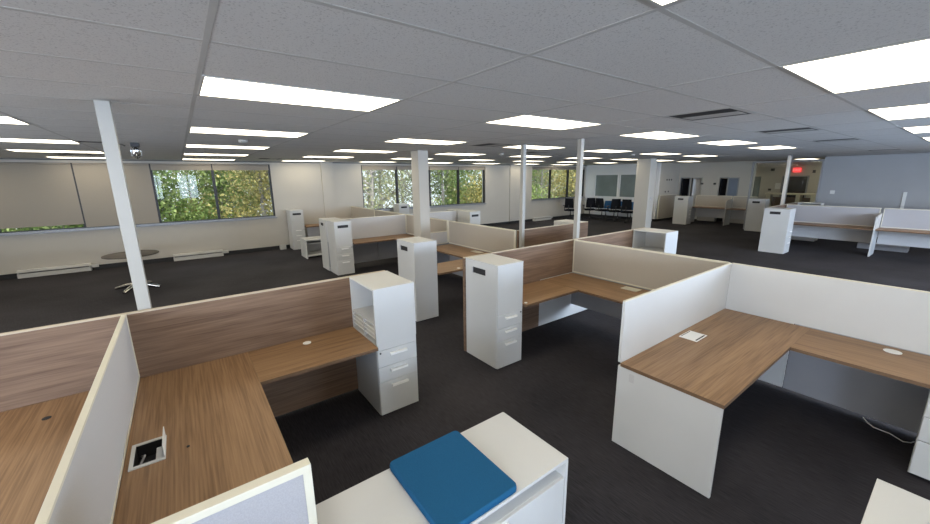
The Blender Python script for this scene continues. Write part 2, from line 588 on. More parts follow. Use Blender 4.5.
# doors seen in the doorway wall
for i, ((a, b), ang) in enumerate(zip(DOORS, (0.5, 0.9, 0.6))):
    fr = bx('door_%d' % (i + 1), [(a - 0.04, a, YF - 0.02, YF + 0.14, 0, 2.02), (b, b + 0.04, YF - 0.02, YF + 0.14, 0, 2.02),
                                  (a - 0.04, b + 0.04, YF - 0.02, YF + 0.14, 2.02, 2.06)], 'frame_grey' if i != 1 else 'pole')
    fr['kind'] = 'structure'
    lf = bx('door_leaf', (0, b - a, 0, 0.04, 0.01, 2.0), 'door' if i != 1 else 'wall_white', fr, loc=(a + 0.0, YF + 0.16, 0))  # middle leaf and frame pale: the lit doorway look is put into their colour
    lf.rotation_euler = (0, 0, ang)
o = bx('window_10', [(-7.02, -6.98, YF - 0.03, YF, 0.9, 2.04), (-6.62, -6.58, YF - 0.03, YF, 0.9, 2.04), (-6.98, -6.62, YF - 0.03, YF, 2.0, 2.04), (-6.98, -6.62, YF - 0.03, YF, 0.9, 0.94)], 'frame_grey')
o['kind'] = 'structure'
bx('pane', (-6.98, -6.62, YF - 0.015, YF - 0.008, 0.94, 2.0), 'blue_film', o)
struct('door_4', [(-6.05, -5.14, YD - 0.04, YD, 0, 2.03), (-5.55, -5.28, YD - 0.06, YD - 0.04, 1.92, 1.97)], 'door')
struct('window_7', [(-7.42, -7.0, YD - 0.03, YD, 0.9, 2.05)], 'grey_film')
struct('trim_2', [(-6.11, -6.05, YD - 0.06, YD, 0, 2.08), (-5.14, -5.08, YD - 0.06, YD, 0, 2.08), (-6.11, -5.08, YD - 0.06, YD, 2.03, 2.08)], 'frame_grey')
# glazed partition at the lobby: posts, header and panes
gp = struct('window_8', [(-5.56, -5.50, YB - 0.03, YB + 0.05, 0, 2.60), (-3.51, -3.45, YB - 0.03, YB + 0.05, 0, 2.60),
                         (-5.56, -3.45, YB - 0.03, YB + 0.05, 2.60, 2.66), (-4.42, -4.36, YB - 0.03, YB + 0.05, 0, 2.60)], 'frame_grey')
bx('pane', (-5.50, -4.42, YB, YB + 0.01, 0.02, 2.60), 'glass', gp)
bx('pane', (-4.36, -3.51, YB, YB + 0.01, 0.02, 2.60), 'glass', gp)

# structural columns
def column(x, y, label):
    o = bx('column', (-0.16, 0.16, -0.15, 0.15, 0.0, CEIL), 'wall', bev=0.006, loc=(x, y, 0))
    o['kind'] = 'structure'
    o.name = 'trim_column'
    return o
struct('trim_3', (-7.30, -7.0, 4.02, 4.26, 0, CEIL), 'wall', bev=0.006)
struct('trim_4', (-7.43, -6.93, 13.10, 13.50, 0, CEIL), 'wall', bev=0.006)
struct('trim_5', (-9.62, -9.34, YB - 0.12, YB, 0, CEIL), 'wall', bev=0.004)

# ------------------------------------------------------------------ suspended ceiling grid
GX, GY = -0.758, 0.173
def gx(i): return GX + 0.61 * i
def gy(j): return GY + 1.22 * j
bars = []
i0, i1 = math.ceil((XW - GX) / 0.61), int((XR - GX) / 0.61)
j0, j1 = math.ceil((YK - GY) / 1.22), int((YD - GY) / 1.22)
for i in range(i0, i1 + 1):
    bars.append((gx(i) - 0.012, gx(i) + 0.012, YK, YD, CEIL + 0.0034, CEIL + 0.006))
for j in range(j0, j1 + 1):
    bars.append((XW, XR, gy(j) - 0.012, gy(j) + 0.012, CEIL + 0.0030, CEIL + 0.0056))
struct('trim_6', bars, 'tbar')
struct('trim_7', [(XW, XW + 0.03, YK, YB, CEIL - 0.03, CEIL - 0.009)], 'frame_dark')

# recessed lights on the lattice
def make_light():
    t = thing('ceiling_light', 'lit recessed rectangular ceiling light with acrylic lens', 'ceiling light')
    a, b = 0.295, 0.598
    e = 0.014
    bx('frame', [(-a, a, -b, -b + e, 0.0, 0.0034), (-a, a, b - e, b, 0.0, 0.0034),
                 (-a, -a + e, -b + e, b - e, 0.0, 0.0034), (a - e, a, -b + e, b - e, 0.0, 0.0034)], 'tbar', t)
    bx('diffuser', (-a + e, a - e, -b + e, b - e, 0.0005, 0.0034), 'lens', t)
    return t
LP = make_light()
first = True
# wording: rows counted by what they hang over; nearest ones singled out
named = {(0, 0): 'ceiling light cut off by the top edge of the photo, above the front cabinets',
         (-4, 0): 'large near ceiling light at upper left, over the wooden front desk',
         (0, 2): 'large near ceiling light at the upper right edge',
         (0, 4): 'second ceiling light down the right edge, behind the largest one',
         (0, 6): 'third ceiling light down the right edge',
         (-4, 2): 'ceiling light over the tall cabinet with the wooden corner desk, top centre',
         (-8, 0): 'ceiling light directly beyond the large one at upper left',
         (-8, 2): 'ceiling light just in front of the thick white column',
         (-4, 4): 'ceiling light left of the nearest air diffuser',
         (-8, -2): 'ceiling light clipped by the left edge, nearest of the left group'}
for ix in range(-20, 9, 4):
    for jy in range(-4, 19, 2):
        x, y = gx(ix) + 0.305, gy(jy) + 0.61
        if x < XW + 0.3 or x > XR - 0.4 or y > YD - 0.8 or y < YK + 0.7:
            continue
        if abs(y - YB) < 0.75 and x > -3.9 or abs(y - YF) < 0.7 and x < -6.0:
            continue
        if (ix == -4 and jy > 8) or (ix == -8 and jy > 10):
            continue
        if y > YB - 0.7 and (x < -8.9 or x > -3.9):
            continue
        # keep only those the photo (or a step to the side of it) can see, or that light the room
        l = LP if first else copy_tree(LP)
        first = False
        l.location = (x, y, CEIL)
        k = (ix, jy)
        if k in named:
            l['label'] = named[k]
        else:
            row = {-20: 'closest to the window wall', -16: 'second from the window wall', -12: 'third from the window wall',
                   -8: 'over the middle desks', -4: 'over the centre aisle', 0: 'over the right-hand desks',
                   4: 'right of the photo', 8: 'far right of the photo'}[ix]
            l['label'] = 'lit ceiling light in the row %s, %s' % (row,
                'left part' if y < 1 else 'nearer part' if y < 5 else 'middle part' if y < 12 else 'far end')
            l['group'] = l['label'].replace('lit ceiling light', 'ceiling lights')

for lx, ly, lb in ((-4.45, 20.6, 'ceiling light in the lobby behind the glazed partition'), (-4.45, 23.0, 'rear ceiling light of the lobby, near the exit sign')):
    l = copy_tree(LP)
    l.location = (lx, ly, CEIL)
    l['label'] = lb
# air diffusers
def vent(x, y, label):
    t = thing('ceiling_vent', label, 'air vent', (x, y, CEIL))
    a, b = 0.29, 0.29
    bx('frame', [(-a, a, -b, -b + 0.03, 0.0030, 0.0039), (-a, a, b - 0.03, b, 0.0030, 0.0039),
                 (-a, -a + 0.03, -b + 0.03, b - 0.03, 0.0030, 0.0039), (a - 0.03, a, -b + 0.03, b - 0.03, 0.0030, 0.0039)], 'tbar', t)
    bx('backing', (-a + 0.02, a - 0.02, -b + 0.02, b - 0.02, 0.0032, 0.0039), 'slot', t)
    bx('slat', (-a + 0.05, a - 0.05, -0.02, 0.20, 0.0022, 0.0032), 'tbar', t)
vent(-1.67, 4.15, 'dark slotted air vent in the ceiling, nearest of the right-hand row')
vent(-1.67, 6.6, 'dark slotted ceiling vent, second of the right-hand row')
vent(-1.67, 9.3, 'dark slotted ceiling vent, third of the right-hand row')
vent(-1.67, 14.6, 'dark slotted ceiling vent, farthest of the right-hand row, before the blue-grey wall')
vent(-5.33, 4.55, 'dark ceiling vent between two lights above the narrow middle pole')
vent(-6.55, 6.9, 'dark ceiling vent behind the narrow middle pole')
vent(-11.7, 7.1, 'dark ceiling vent near the window right of the thick column')
vent(-11.7, 2.1, 'dark ceiling vent above the corner between the two windows')
vent(-11.1, -1.6, 'dark ceiling vent before the lowered blinds')

# smoke detectors
def detector(x, y, label):
    bm = bmesh.new()
    lathe(bm, [(0.06, 0.0), (0.06, -0.02), (0.045, -0.04), (0.02, -0.045)], 20)
    o = obj('smoke_detector', bm, 'pole', loc=(x, y, CEIL), smooth=True)
    tag(o, label, 'smoke detector')
detector(-6.31, 0.82, 'round white smoke detector on the ceiling behind the large upper-left light')
detector(-7.05, 6.35, 'round white smoke detector on the ceiling left of the narrow middle pole')
detector(-5.7, 9.8, 'round white smoke detector left of the far square column')

# emergency lamp and its conduit, left
t = thing('emergency_lamp', 'small chrome caged emergency lamp hanging from the ceiling beside the white pole', 'emergency light', (-7.5, -0.42, CEIL))
bx('mount', (-0.06, 0.06, -0.05, 0.05, -0.06, 0.0), 'black', t, bev=0.004)
bm = bmesh.new()
lathe(bm, [(0.012, -0.06), (0.05, -0.10), (0.05, -0.16), (0.03, -0.19)], 16)
obj('lamp_head', bm, 'sprinkler', t, smooth=True)
for a in range(6):
    bm = bmesh.new()
    c, s_ = math.cos(a * math.pi / 3), math.sin(a * math.pi / 3)
    tube(bm, [(0.03 * c, 0.03 * s_, -0.06), (0.065 * c, 0.065 * s_, -0.10), (0.065 * c, 0.065 * s_, -0.18), (0.0, 0.0, -0.22)], 0.004, 6)
    obj('cage_wire', bm, 'sprinkler', t)
bm = bmesh.new()
tube(bm, [(-7.4, -1.0, CEIL - 0.012), (-7.42, -0.7, CEIL - 0.014), (-7.46, -0.56, CEIL - 0.03), (-7.48, -0.53, CEIL - 0.05)], 0.008, 8)
tag(obj('ceiling_cable', bm, 'sprinkler'), 'short cable on the ceiling running to the caged lamp', 'cable')

# ------------------------------------------------------------------ partition panels
def wood_panel(x, y0, y1, label, z0=0.02, z1=1.25, thick=0.032, base=None):
    """wood panel standing in a plane of constant X with a pale edge cap"""
    yc = (y0 + y1) / 2
    t = thing('wood_partition', label, 'partition panel', (x, yc, 0))
    bx('panel', (-thick / 2, thick / 2, y0 - yc, y1 - yc, z0 if not base else 0.735, z1 - 0.012), 'spine', t)
    if base:
        for (a, b, mm) in base:
            bx('base_panel', (-thick / 2, thick / 2, a - yc, b - yc, z0, 0.735), mm, t)
    bx('edge_cap', (-thick / 2, thick / 2, y0 - yc, y1 - yc, z1 - 0.012, z1), 'cap', t, bev=0.002)
    return t

def fabric_panel(axis, c, a, b, mm, label, z0=0.74, z1=1.25, thick=0.045, base='white_dark', bz=0.05, fr=0.024, group=None, basetop=None):
    """framed screen; axis 'x' = plane of constant X (runs along Y), 'y' = plane of constant Y"""
    mid = (a + b) / 2
    h = (b - a) / 2
    loc = (c, mid, 0) if axis == 'x' else (mid, c, 0)
    t = thing('partition_panel', label, 'partition panel', loc, group=group)
    def bb(u0, u1, w0, w1, z0_, z1_):
        return (w0, w1, u0, u1, z0_, z1_) if axis == 'x' else (u0, u1, w0, w1, z0_, z1_)
    e = thick / 2
    bx('frame', [bb(-h, h, -e, e, z1 - fr, z1), bb(-h, h, -e, e, z0, z0 + fr),
                 bb(-h, -h + fr, -e, e, z0 + fr, z1 - fr), bb(h - fr, h, -e, e, z0 + fr, z1 - fr)], 'cream', t, bev=0.0015)
    bx('fabric', bb(-h + fr, h - fr, -e + 0.005, e - 0.005, z0 + fr, z1 - fr), mm, t)
    if base:
        bx('base_panel', bb(-h, h, -e + 0.006, e - 0.006, bz, basetop or z0), base, t)
    return t

# near-left station
wood_panel(-3.625, -4.2, 1.63, 'long brown wood partition with pale top edge behind the front-left desk')
fabric_panel('y', -0.450, -3.60, -0.9, 'fabric_grey', 'long pale fabric partition with cream edge running up from the bottom left', fr=0.012, thick=0.028, base='fabric_grey', bz=0.05)
fabric_panel('x', -1.252, -0.438, 0.235, 'fabric_lav', 'short lavender-grey fabric screen with white frame at bottom, left of the blue cushion', fr=0.028, thick=0.040, z1=1.235, base='fabric_lav', bz=0.05)

# centre block
wood_panel(-3.625, 2.66, 6.85, 'brown wood partition running back from the white cabinet in the centre to the open shelf',
           base=[(2.66, 4.02, 'spine'), (4.02, 6.85, 'white')])
fabric_panel('y', 4.755, -3.60, -1.525, 'fabric_tan', 'tan fabric partition with cream frame behind the centre corner desk', thick=0.03, bz=0.22, fr=0.02)
t = thing('white_partition', 'long plain pale partition behind the right front desk, running out at the right edge', 'partition panel', (0.6, 4.755, 0))
bx('panel', (-2.0995, 2.1, -0.013, 0.013, 0.735, 1.24), 'white', t)
bx('edge_cap', (-2.0995, 2.1, -0.013, 0.013, 1.24, 1.25), 'cream', t, bev=0.002)
bx('base_panel', (-2.0995, -1.50, -0.012, 0.012, 0.03, 0.735), 'white', t)
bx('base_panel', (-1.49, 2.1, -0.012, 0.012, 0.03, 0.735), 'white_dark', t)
t = thing('white_partition', 'white partition standing on edge at the left side of the right front desk', 'partition panel', (-1.511, 3.69, 0))
bx('panel', (-0.011, 0.011, -1.04, 1.0515, 0.735, 1.24), 'white', t)
bx('edge_cap', (-0.011, 0.011, -1.04, 1.0515, 1.24, 1.25), 'cream', t, bev=0.002)
bx('base_panel', (-0.011, 0.011, -1.0, 1.0515, 0.03, 0.735), 'white', t)

# block behind the centre aisle
fabric_panel('y', 4.80, -7.07, -4.93, 'fabric_tan', 'tan fabric partition with cream frame right of the thick column', fr=0.02)
fabric_panel('y', 4.80, -9.08, -7.13, 'fabric_tan', 'tan partition left of the thick column, behind the white screen', fr=0.02)
fabric_panel('y', 4.80, -11.15, -9.16, 'fabric_tan', 'tan partition in front of the window, right part, behind the double cabinet', fr=0.016)
fabric_panel('y', 4.80, -13.18, -11.17, 'fabric_tan', 'tan partition reaching the window wall, behind the double cabinet', fr=0.016)
fabric_panel('x', -7.10, 4.275, 4.76, 'fabric_grey', 'low grey screen just right of the thick column', z0=0.74, z1=1.02, fr=0.018)
wood_panel(-4.91, 4.83, 6.90, 'brown wood partition with a narrow white pole standing before it, behind the tan screen')
t = thing('white_partition', 'white partition behind the desk left of the thick column', 'partition panel', (-9.12, 3.93, 0))
bx('panel', (-0.02, 0.02, -1.25, 0.83, 0.735, 1.238), 'fabric_grey', t)
bx('edge_cap', (-0.02, 0.02, -1.25, 0.83, 1.238, 1.25), 'cream', t)
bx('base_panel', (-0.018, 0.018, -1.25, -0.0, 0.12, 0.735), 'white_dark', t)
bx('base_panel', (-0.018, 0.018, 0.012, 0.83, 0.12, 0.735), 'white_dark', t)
t = thing('white_partition', 'white partition beyond the tan screens, before the low double cabinet by the window', 'partition panel', (-9.12, 5.66, 0))
bx('panel', (-0.02, 0.02, -0.83, 0.78, 0.04, 1.238), 'fabric_grey', t)
bx('edge_cap', (-0.02, 0.02, -0.83, 0.78, 1.238, 1.25), 'cream', t)

# ------------------------------------------------------------------ desks
def desk(label, ox, oy, tops, panels=(), z=0.73, th=0.028, extras=None, name='desk'):
    """tops: (x0,x1,y0,y1,grain)   panels: (name,x0,x1,y0,y1,z0,z1,material)"""
    t = thing(name, label, 'desk', (ox, oy, 0))
    for (a, b, c, d, g) in tops:
        w = bx('worktop', (a - ox, b - ox, c - oy, d - oy, z - th, z), 'top_' + g, t)
        bx('edge_band', [(b - ox, b - ox + 0.0015, c - oy, d - oy, z - th + 0.001, z - 0.001),
                         (a - ox, b - ox, c - oy - 0.0015, c - oy, z - th + 0.001, z - 0.001)], 'edge', w)
    for (n, a, b, c, d, z0, z1, mm) in panels:
        bx(n, (a - ox, b - ox, c - oy, d - oy, z0, z1), mm, t, bev=0.002)
    return t

# front-left corner desk, with its open cable box
DZ = 0.73
def holed_top(parent, ox, oy, x0, x1, y0, y1, hx0, hx1, hy0, hy1, g, z=0.73, th=0.028):
    bm = bmesh.new()
    for q in ((x0, hx0, y0, y1), (hx1, x1, y0, y1), (hx0, hx1, y0, hy0), (hx0, hx1, hy1, y1)):
        box(bm, q[0] - ox, q[1] - ox, q[2] - oy, q[3] - oy, z - th, z)
    bmesh.ops.remove_doubles(bm, verts=bm.verts, dist=0.0001)
    # drop the interior faces between the four pieces
    seen = {}
    for f in list(bm.faces):
        k = tuple(round(c, 4) for c in f.calc_center_median())
        seen.setdefault(k, []).append(f)
    for fs in seen.values():
        if len(fs) > 1:
            bmesh.ops.delete(bm, geom=fs, context='FACES_ONLY')
    return obj('worktop', bm, 'top_' + g, parent)
ox, oy = -2.4, 0.0
t = thing('corner_desk', 'brown L-shaped desk at front left with an open cable box in it', 'desk', (ox, oy, 0))
holed_top(t, ox, oy, -3.60, -1.275, -0.438, 0.285, -2.625, -2.405, -0.405, -0.270, 'x')
bx('worktop', (-3.60 - ox, -2.965 - ox, 0.287 - oy, 1.225 - oy, DZ - 0.028, DZ), 'top_y', t)
bx('edge_band', [(-2.965 - ox, -1.275 - ox, 0.285 - oy, 0.2865 - oy, DZ - 0.027, DZ - 0.001),
                 (-2.965 - ox, -2.9635 - ox, 0.2865 - oy, 1.225 - oy, DZ - 0.027, DZ - 0.001)], 'edge', t)
cbx = bx('cable_box', [(-0.235, -0.215, -0.415, -0.26, DZ - 0.0, DZ + 0.006), (-0.015, 0.005, -0.415, -0.26, DZ, DZ + 0.006),
                       (-0.215, -0.015, -0.415, -0.397, DZ, DZ + 0.006), (-0.215, -0.015, -0.278, -0.26, DZ, DZ + 0.006)], 'white', t)
bx('box_walls', [(-0.222, -0.217, -0.402, -0.273, DZ - 0.08, DZ), (-0.010, -0.006, -0.402, -0.273, DZ - 0.08, DZ),
                 (-0.217, -0.010, -0.402, -0.397, DZ - 0.08, DZ), (-0.217, -0.010, -0.278, -0.273, DZ - 0.08, DZ)], 'black', cbx)
bx('box_floor', (-0.222, -0.006, -0.402, -0.273, DZ - 0.085, DZ - 0.08), 'slot', cbx)
lid = bx('flip_lid', (0, 0.006, 0, 0.012, 0, 0.001), 'white', cbx)
bm = bmesh.new()
box(bm, -0.225, -0.215, -0.285, -0.275, DZ, DZ + 0.001)
bm.free()
lid2 = bx('lid_panel', (-0.215, -0.015, -0.266, -0.262, DZ + 0.006, DZ + 0.075), 'handle', cbx, bev=0.001)
bpy.data.objects.remove(lid)
bx('socket_strip', (-0.19, -0.04, -0.31, -0.283, DZ - 0.07, DZ - 0.03), 'handle', cbx, bev=0.002)
bm = bmesh.new()
tube(bm, [(-0.20, -0.38, DZ - 0.06), (-0.15, -0.36, DZ - 0.03), (-0.10, -0.38, DZ - 0.05), (-0.05, -0.35, DZ - 0.04), (-0.03, -0.30, DZ - 0.05)], 0.006, 8)
obj('coiled_cable', bm, 'white_dark', cbx, smooth=True)
def grommet(parent, x, y, mm='handle', r=0.035, z=0.73):
    bm = bmesh.new()
    lathe(bm, [(r * 0.2, z + 0.0002), (r, z + 0.0002), (r, z + 0.003), (r * 0.85, z + 0.005), (r * 0.2, z + 0.005)], 24)
    return obj('grommet', bm, mm, parent, smooth=True, loc=(x, y, 0))
grommet(t, -3.47 - ox, 0.75 - oy, 'handle', 0.036)
grommet(t, -2.44 - ox, -0.16 - oy, 'slot', 0.008)

# desk at the far left edge
ox, oy = -2.4, -1.2
t = desk('brown desk surface cut off by the left edge, beyond the long pale partition', ox, oy,
         [(-3.60, -1.30, -1.23, -0.493, 'x'), (-3.60, -2.965, -2.6, -1.232, 'y')],
         [('end_panel', -1.33, -1.30, -1.2, -0.52, 0.02, 0.70, 'white')], name='corner_desk')
grommet(t, -3.32 - ox, -0.88 - oy, 'slot', 0.022)

# centre corner desk
ox, oy = -2.6, 3.9
t = desk('brown L-shaped desk in the centre, tan screen behind, white cabinet at its left end', ox, oy,
         [(-3.60, -2.965, 3.085, 4.05, 'y'), (-3.60, -1.55, 4.052, 4.73, 'x')],
         [('end_panel', -1.58, -1.552, 4.1, 4.7, 0.02, 0.70, 'white')], name='corner_desk')
bx('cable_plate', (-2.66 - ox, -2.44 - ox, 4.54 - oy, 4.68 - oy, DZ, DZ + 0.006), 'cream', t, bev=0.001)
grommet(t, -3.02 - ox, 3.13 - oy, 'handle', 0.02)

# right front desk
ox, oy = -0.8, 3.7
t = desk('brown L-shaped desk at front right inside pale partitions', ox, oy,
         [(-1.498, -0.765, 2.65, 4.73, 'y'), (-0.763, 0.60, 4.06, 4.73, 'x')],
         [('end_panel', -1.522, -0.772, 2.655, 2.680, 0.0, 0.701, 'white')], name='corner_desk')
pl = bx('cable_plate', [(-1.455 - ox, -1.30 - ox, 3.54 - oy, 3.76 - oy, DZ, DZ + 0.005)], 'handle', t, bev=0.001)
bx('cable_slit', (-1.322 - ox, -1.310 - ox, 3.56 - oy, 3.74 - oy, DZ + 0.005, DZ + 0.006), 'slot', pl)
bx('cable_slit', (-1.446 - ox, -1.440 - ox, 3.56 - oy, 3.74 - oy, DZ + 0.005, DZ + 0.006), 'slot', pl)
grommet(t, -0.22 - ox, 4.61 - oy, 'handle', 0.055)
bx('inspection_label', (-1.42 - ox, -1.38 - ox, 2.654 - oy, 2.6552 - oy, 0.60, 0.67), 'fabric_grey', t)

# pedestal under the right end of that desk
t = thing('drawer_pedestal', 'grey-white pedestal under the right end of the front right desk', 'drawer unit', (0.30, 4.33, 0))
bx('body', (-0.28, 0.28, -0.27, 0.30, 0.02, 0.69), 'white', t, bev=0.003)
for k, (a, b) in enumerate(((0.50, 0.68), (0.31, 0.49), (0.03, 0.30))):
    d = bx('drawer', (-0.275, 0.275, -0.288, -0.27, a, b), 'white', t, bev=0.002)
    bx('handle', (-0.08, 0.08, -0.302, -0.288, b - 0.04, b - 0.03), 'handle', d, bev=0.002)

# white cable lying below the right desk
bm = bmesh.new()
tube(bm, [(-0.30, 4.73, 0.012), (-0.27, 4.68, 0.008), (-0.22, 4.62, 0.006), (-0.12, 4.61, 0.006), (-0.04, 4.55, 0.006), (0.0, 4.58, 0.006), (0.015, 4.62, 0.006)], 0.0045, 8)
tag(obj('power_cable', bm, 'handle', smooth=True), 'thin white cable on the carpet beneath the front right desk', 'cable')

# desk right of the thick column
ox, oy = -5.8, 4.2
t = desk('brown L-shaped desk right of the thick column, before the tan screen', ox, oy,
         [(-5.50, -4.87, 3.095, 4.775, 'y'), (-6.985, -5.502, 4.12, 4.775, 'x')],
         [('support_leg', -4.92, -4.88, 4.2, 4.7, 0.0, 0.70, 'white')], name='corner_desk')
bx('cable_plate', (-6.0 - ox, -5.72 - ox, 4.58 - oy, 4.70 - oy, DZ, DZ + 0.006), 'cream', t, bev=0.001)
grommet(t, -4.96 - ox, 3.54 - oy, 'handle', 0.03)

# desk left of the thick column
ox, oy = -8.4, 4.0
desk('brown desk left of the thick column, before the white screen', ox, oy,
     [(-9.095, -8.48, 3.10, 4.775, 'y'), (-8.478, -7.32, 4.12, 4.775, 'x')],
     [('support_leg', -7.36, -7.33, 4.2, 4.7, 0.0, 0.70, 'white')], name='corner_desk')
# desk against the window wall
ox, oy = -12.8, 4.0
desk('small stretch of wooden desk by the window wall beside the far left cabinet', ox, oy,
     [(-13.18, -12.55, 3.08, 4.77, 'y')], [('modesty_panel', -12.62, -12.60, 3.1, 4.7, 0.1, 0.70, 'white_dark')])

# ------------------------------------------------------------------ tall storage towers
def front_parts(t, sx, w, x, full=None):
    """drawer fronts on the face at local x (sign sx)"""
    h = w / 2 - 0.004
    out = []
    for a, b in ((0.503, 0.662), (0.347, 0.499), (0.015, 0.343)):
        d = bx('drawer', (x, x + sx * 0.018, -h, h, a, b), 'white', t, bev=0.0015)
        bx('handle', [(x + sx * 0.018, x + sx * 0.040, -0.078, -0.070, b - 0.045, b - 0.035), (x + sx * 0.018, x + sx * 0.040, 0.070, 0.078, b - 0.045, b - 0.035),
                      (x + sx * 0.030, x + sx * 0.052, -0.085, 0.085, b - 0.052, b - 0.032)], 'handle', d)
        out.append(d)
    return out

def tower(kind, x0, x1, y0, y1, sx, label, slot_side=-1, h=1.25):
    """kind 'side': wardrobe door with slot pull on the Y face; 'front': slot door above the drawers; 'open': open shelf towards slot_side"""
    xc, yc = (x0 + x1) / 2, (y0 + y1) / 2
    t = thing('storage_tower', label, 'storage cabinet', (xc, yc, 0))
    D, Wd = (x1 - x0) / 2, (y1 - y0) / 2
    T = 0.018
    bx('plinth', (-D + 0.02, D - 0.02, -Wd + 0.02, Wd - 0.02, 0.0, 0.012), 'slot', t)
    fx = sx * (D - T)
    ys = slot_side
    if kind == 'open':
        bx('body', (-D, D - T if sx > 0 else D, -Wd, Wd, 0.012, 0.735) if sx > 0 else (-D + T, D, -Wd, Wd, 0.012, 0.735), 'white', t, bev=0.0015)
        a, b = -D, D
        back = (a, b, Wd - T, Wd, 0.735, h - T) if ys < 0 else (a, b, -Wd, -Wd + T, 0.735, h - T)
        yi = (-Wd, Wd - T) if ys < 0 else (-Wd + T, Wd)
        bx('shelf_case', [(a, a + T, yi[0], yi[1], 0.735, h - T), (b - T, b, yi[0], yi[1], 0.735, h - T), back,
                          (a, b, -Wd, Wd, h - T, h)], 'white', t, bev=0.0012)
        sh = [(a + T, b - T, yi[0] + 0.004, yi[1] - 0.004, 0.90, 0.914), (-0.007, 0.007, yi[0] + 0.004, yi[1] - 0.004, 0.737, 0.90)]
        p = bx('pigeonholes', sh, 'white', t)
        for zz in (0.775, 0.815, 0.857):
            for (u, v) in ((a + T, -0.007), (0.007, b - T)):
                bx('tray_shelf', (u, v, yi[0] + 0.004, yi[1] - 0.004, zz, zz + 0.010), 'handle', p)
    else:
        bz = (-D if sx > 0 else -D + T, D - T if sx > 0 else D)
        yb = (-Wd + 0.02, Wd) if (kind == 'side' and ys < 0) else (-Wd, Wd - 0.02) if kind == 'side' else (-Wd, Wd)
        bx('body', (bz[0], bz[1], yb[0], yb[1], 0.012, h - T), 'white', t)
        bx('top', (-D, D, -Wd, Wd, h - T, h), 'white', t, bev=0.0015)
        if kind == 'side':
            # side door built around its slot pull
            yo = -Wd if ys < 0 else Wd - 0.018
            s0 = -D + 0.13 if sx > 0 else -D + 0.10
            s1 = s0 + 0.245
            z0, z1 = 1.09, 1.165
            dr = bx('wardrobe_door', [(-D, s0, yo, yo + 0.018, 0.014, h - T - 0.002), (s1, D - T - 0.001 if sx > 0 else D, yo, yo + 0.018, 0.014, h - T - 0.002),
                                      (s0, s1, yo, yo + 0.018, 0.014, z0), (s0, s1, yo, yo + 0.018, z1, h - T - 0.002)], 'white', t)
            bx('slot_pull', (s0, s1, yo + (0.014 if ys < 0 else 0.0), yo + (0.018 if ys < 0 else 0.004), z0, z1), 'slot', dr)
        if kind == 'front':
            wz0, wz1 = 1.10, 1.165
            hw = Wd - 0.004
            dr = bx('upper_door', [(fx, fx + sx * T, -hw, -0.125, 0.666, h - T - 0.002), (fx, fx + sx * T, 0.125, hw, 0.666, h - T - 0.002),
                                   (fx, fx + sx * T, -0.125, 0.125, 0.666, wz0), (fx, fx + sx * T, -0.125, 0.125, wz1, h - T - 0.002)], 'white', t)
            bx('slot_pull', (fx, fx + sx * 0.004, -0.125, 0.125, wz0, wz1), 'slot', dr)
    if kind != 'front':
        hw = Wd - 0.004
        bx('upper_front', (fx, fx + sx * T, -hw, hw, 0.666, (h - T - 0.002) if kind != 'open' else 0.735), 'white', t)
    ds = front_parts(t, sx, y1 - y0, fx)
    bm = bmesh.new()
    tube(bm, [(fx + sx * T, 0, 0), (fx + sx * (T + 0.004), 0, 0)], 0.009, 12)
    obj('lock', bm, 'frame_dark', ds[0], loc=(0, (Wd - 0.03) * (1 if kind != 'open' else -1), 0.64))
    return t

tower('open', -3.60, -3.02, 1.235, 1.64, 1, 'white open-shelf tower with paper slots and three drawers at the end of the front-left desk')
tower('side', -3.60, -3.015, 2.675, 3.072, 1, 'white storage tower with black slot pull, nearest to the centre aisle')
tower('side', -5.46, -4.91, 2.69, 3.09, -1, 'white storage tower with plain side standing before the desk beside the thick column')
tower('front', -9.10, -8.57, 2.69, 3.09, 1, 'white tower with slot pull above three drawers, right half of the back-to-back pair')
tower('side', -9.66, -9.14, 2.67, 3.07, -1, 'white tower with slot pull on its narrow end, left half of the back-to-back pair')
tower('front', -13.22, -12.70, 2.67, 3.06, 1, 'white storage tower with three drawers standing at the window wall')
tower('front', -13.22, -12.75, 6.43, 6.86, 1, 'white box cabinet seen against the window left of the thick column')
tower('front', -9.08, -8.47, 6.46, 6.84, 1, 'white cabinet with slot pull before the window right of the thick column')
tower('side', -9.64, -9.16, 6.46, 6.84, -1, 'white cabinet top joined behind the one with the slot pull, right of the thick column')
tower('side', -5.47, -4.935, 6.48, 6.88, -1, 'white cabinet top behind the wood partition between the two narrow poles')
tower('open', -3.60, -3.02, 6.42, 6.84, 1, 'white open-fronted shelf tower at the far end of the centre wood partition')
tower('side', -3.58, -3.00, 13.20, 13.70, 1, 'white storage tower with black slot pull in front of the right-hand far desks')
tower('side', -8.24, -7.66, 18.05, 18.17, 1, 'x') if False else None
tower('side', -8.24, -7.66, 17.95, 18.45, 1, 'white storage tower in front of the doorways, left one of the two far ones')
tower('side', -5.36, -4.80, 17.72, 18.15, 1, 'white storage tower by the glazed partition, half behind the nearer one')
tower('open', -3.58, -3.00, 16.42, 16.85, 1, 'far white open shelf by the blue-grey wall')
tower('side', -0.045, 0.52, 1.24, 1.655, 1, 'white cabinet top cut off by the bottom right corner')

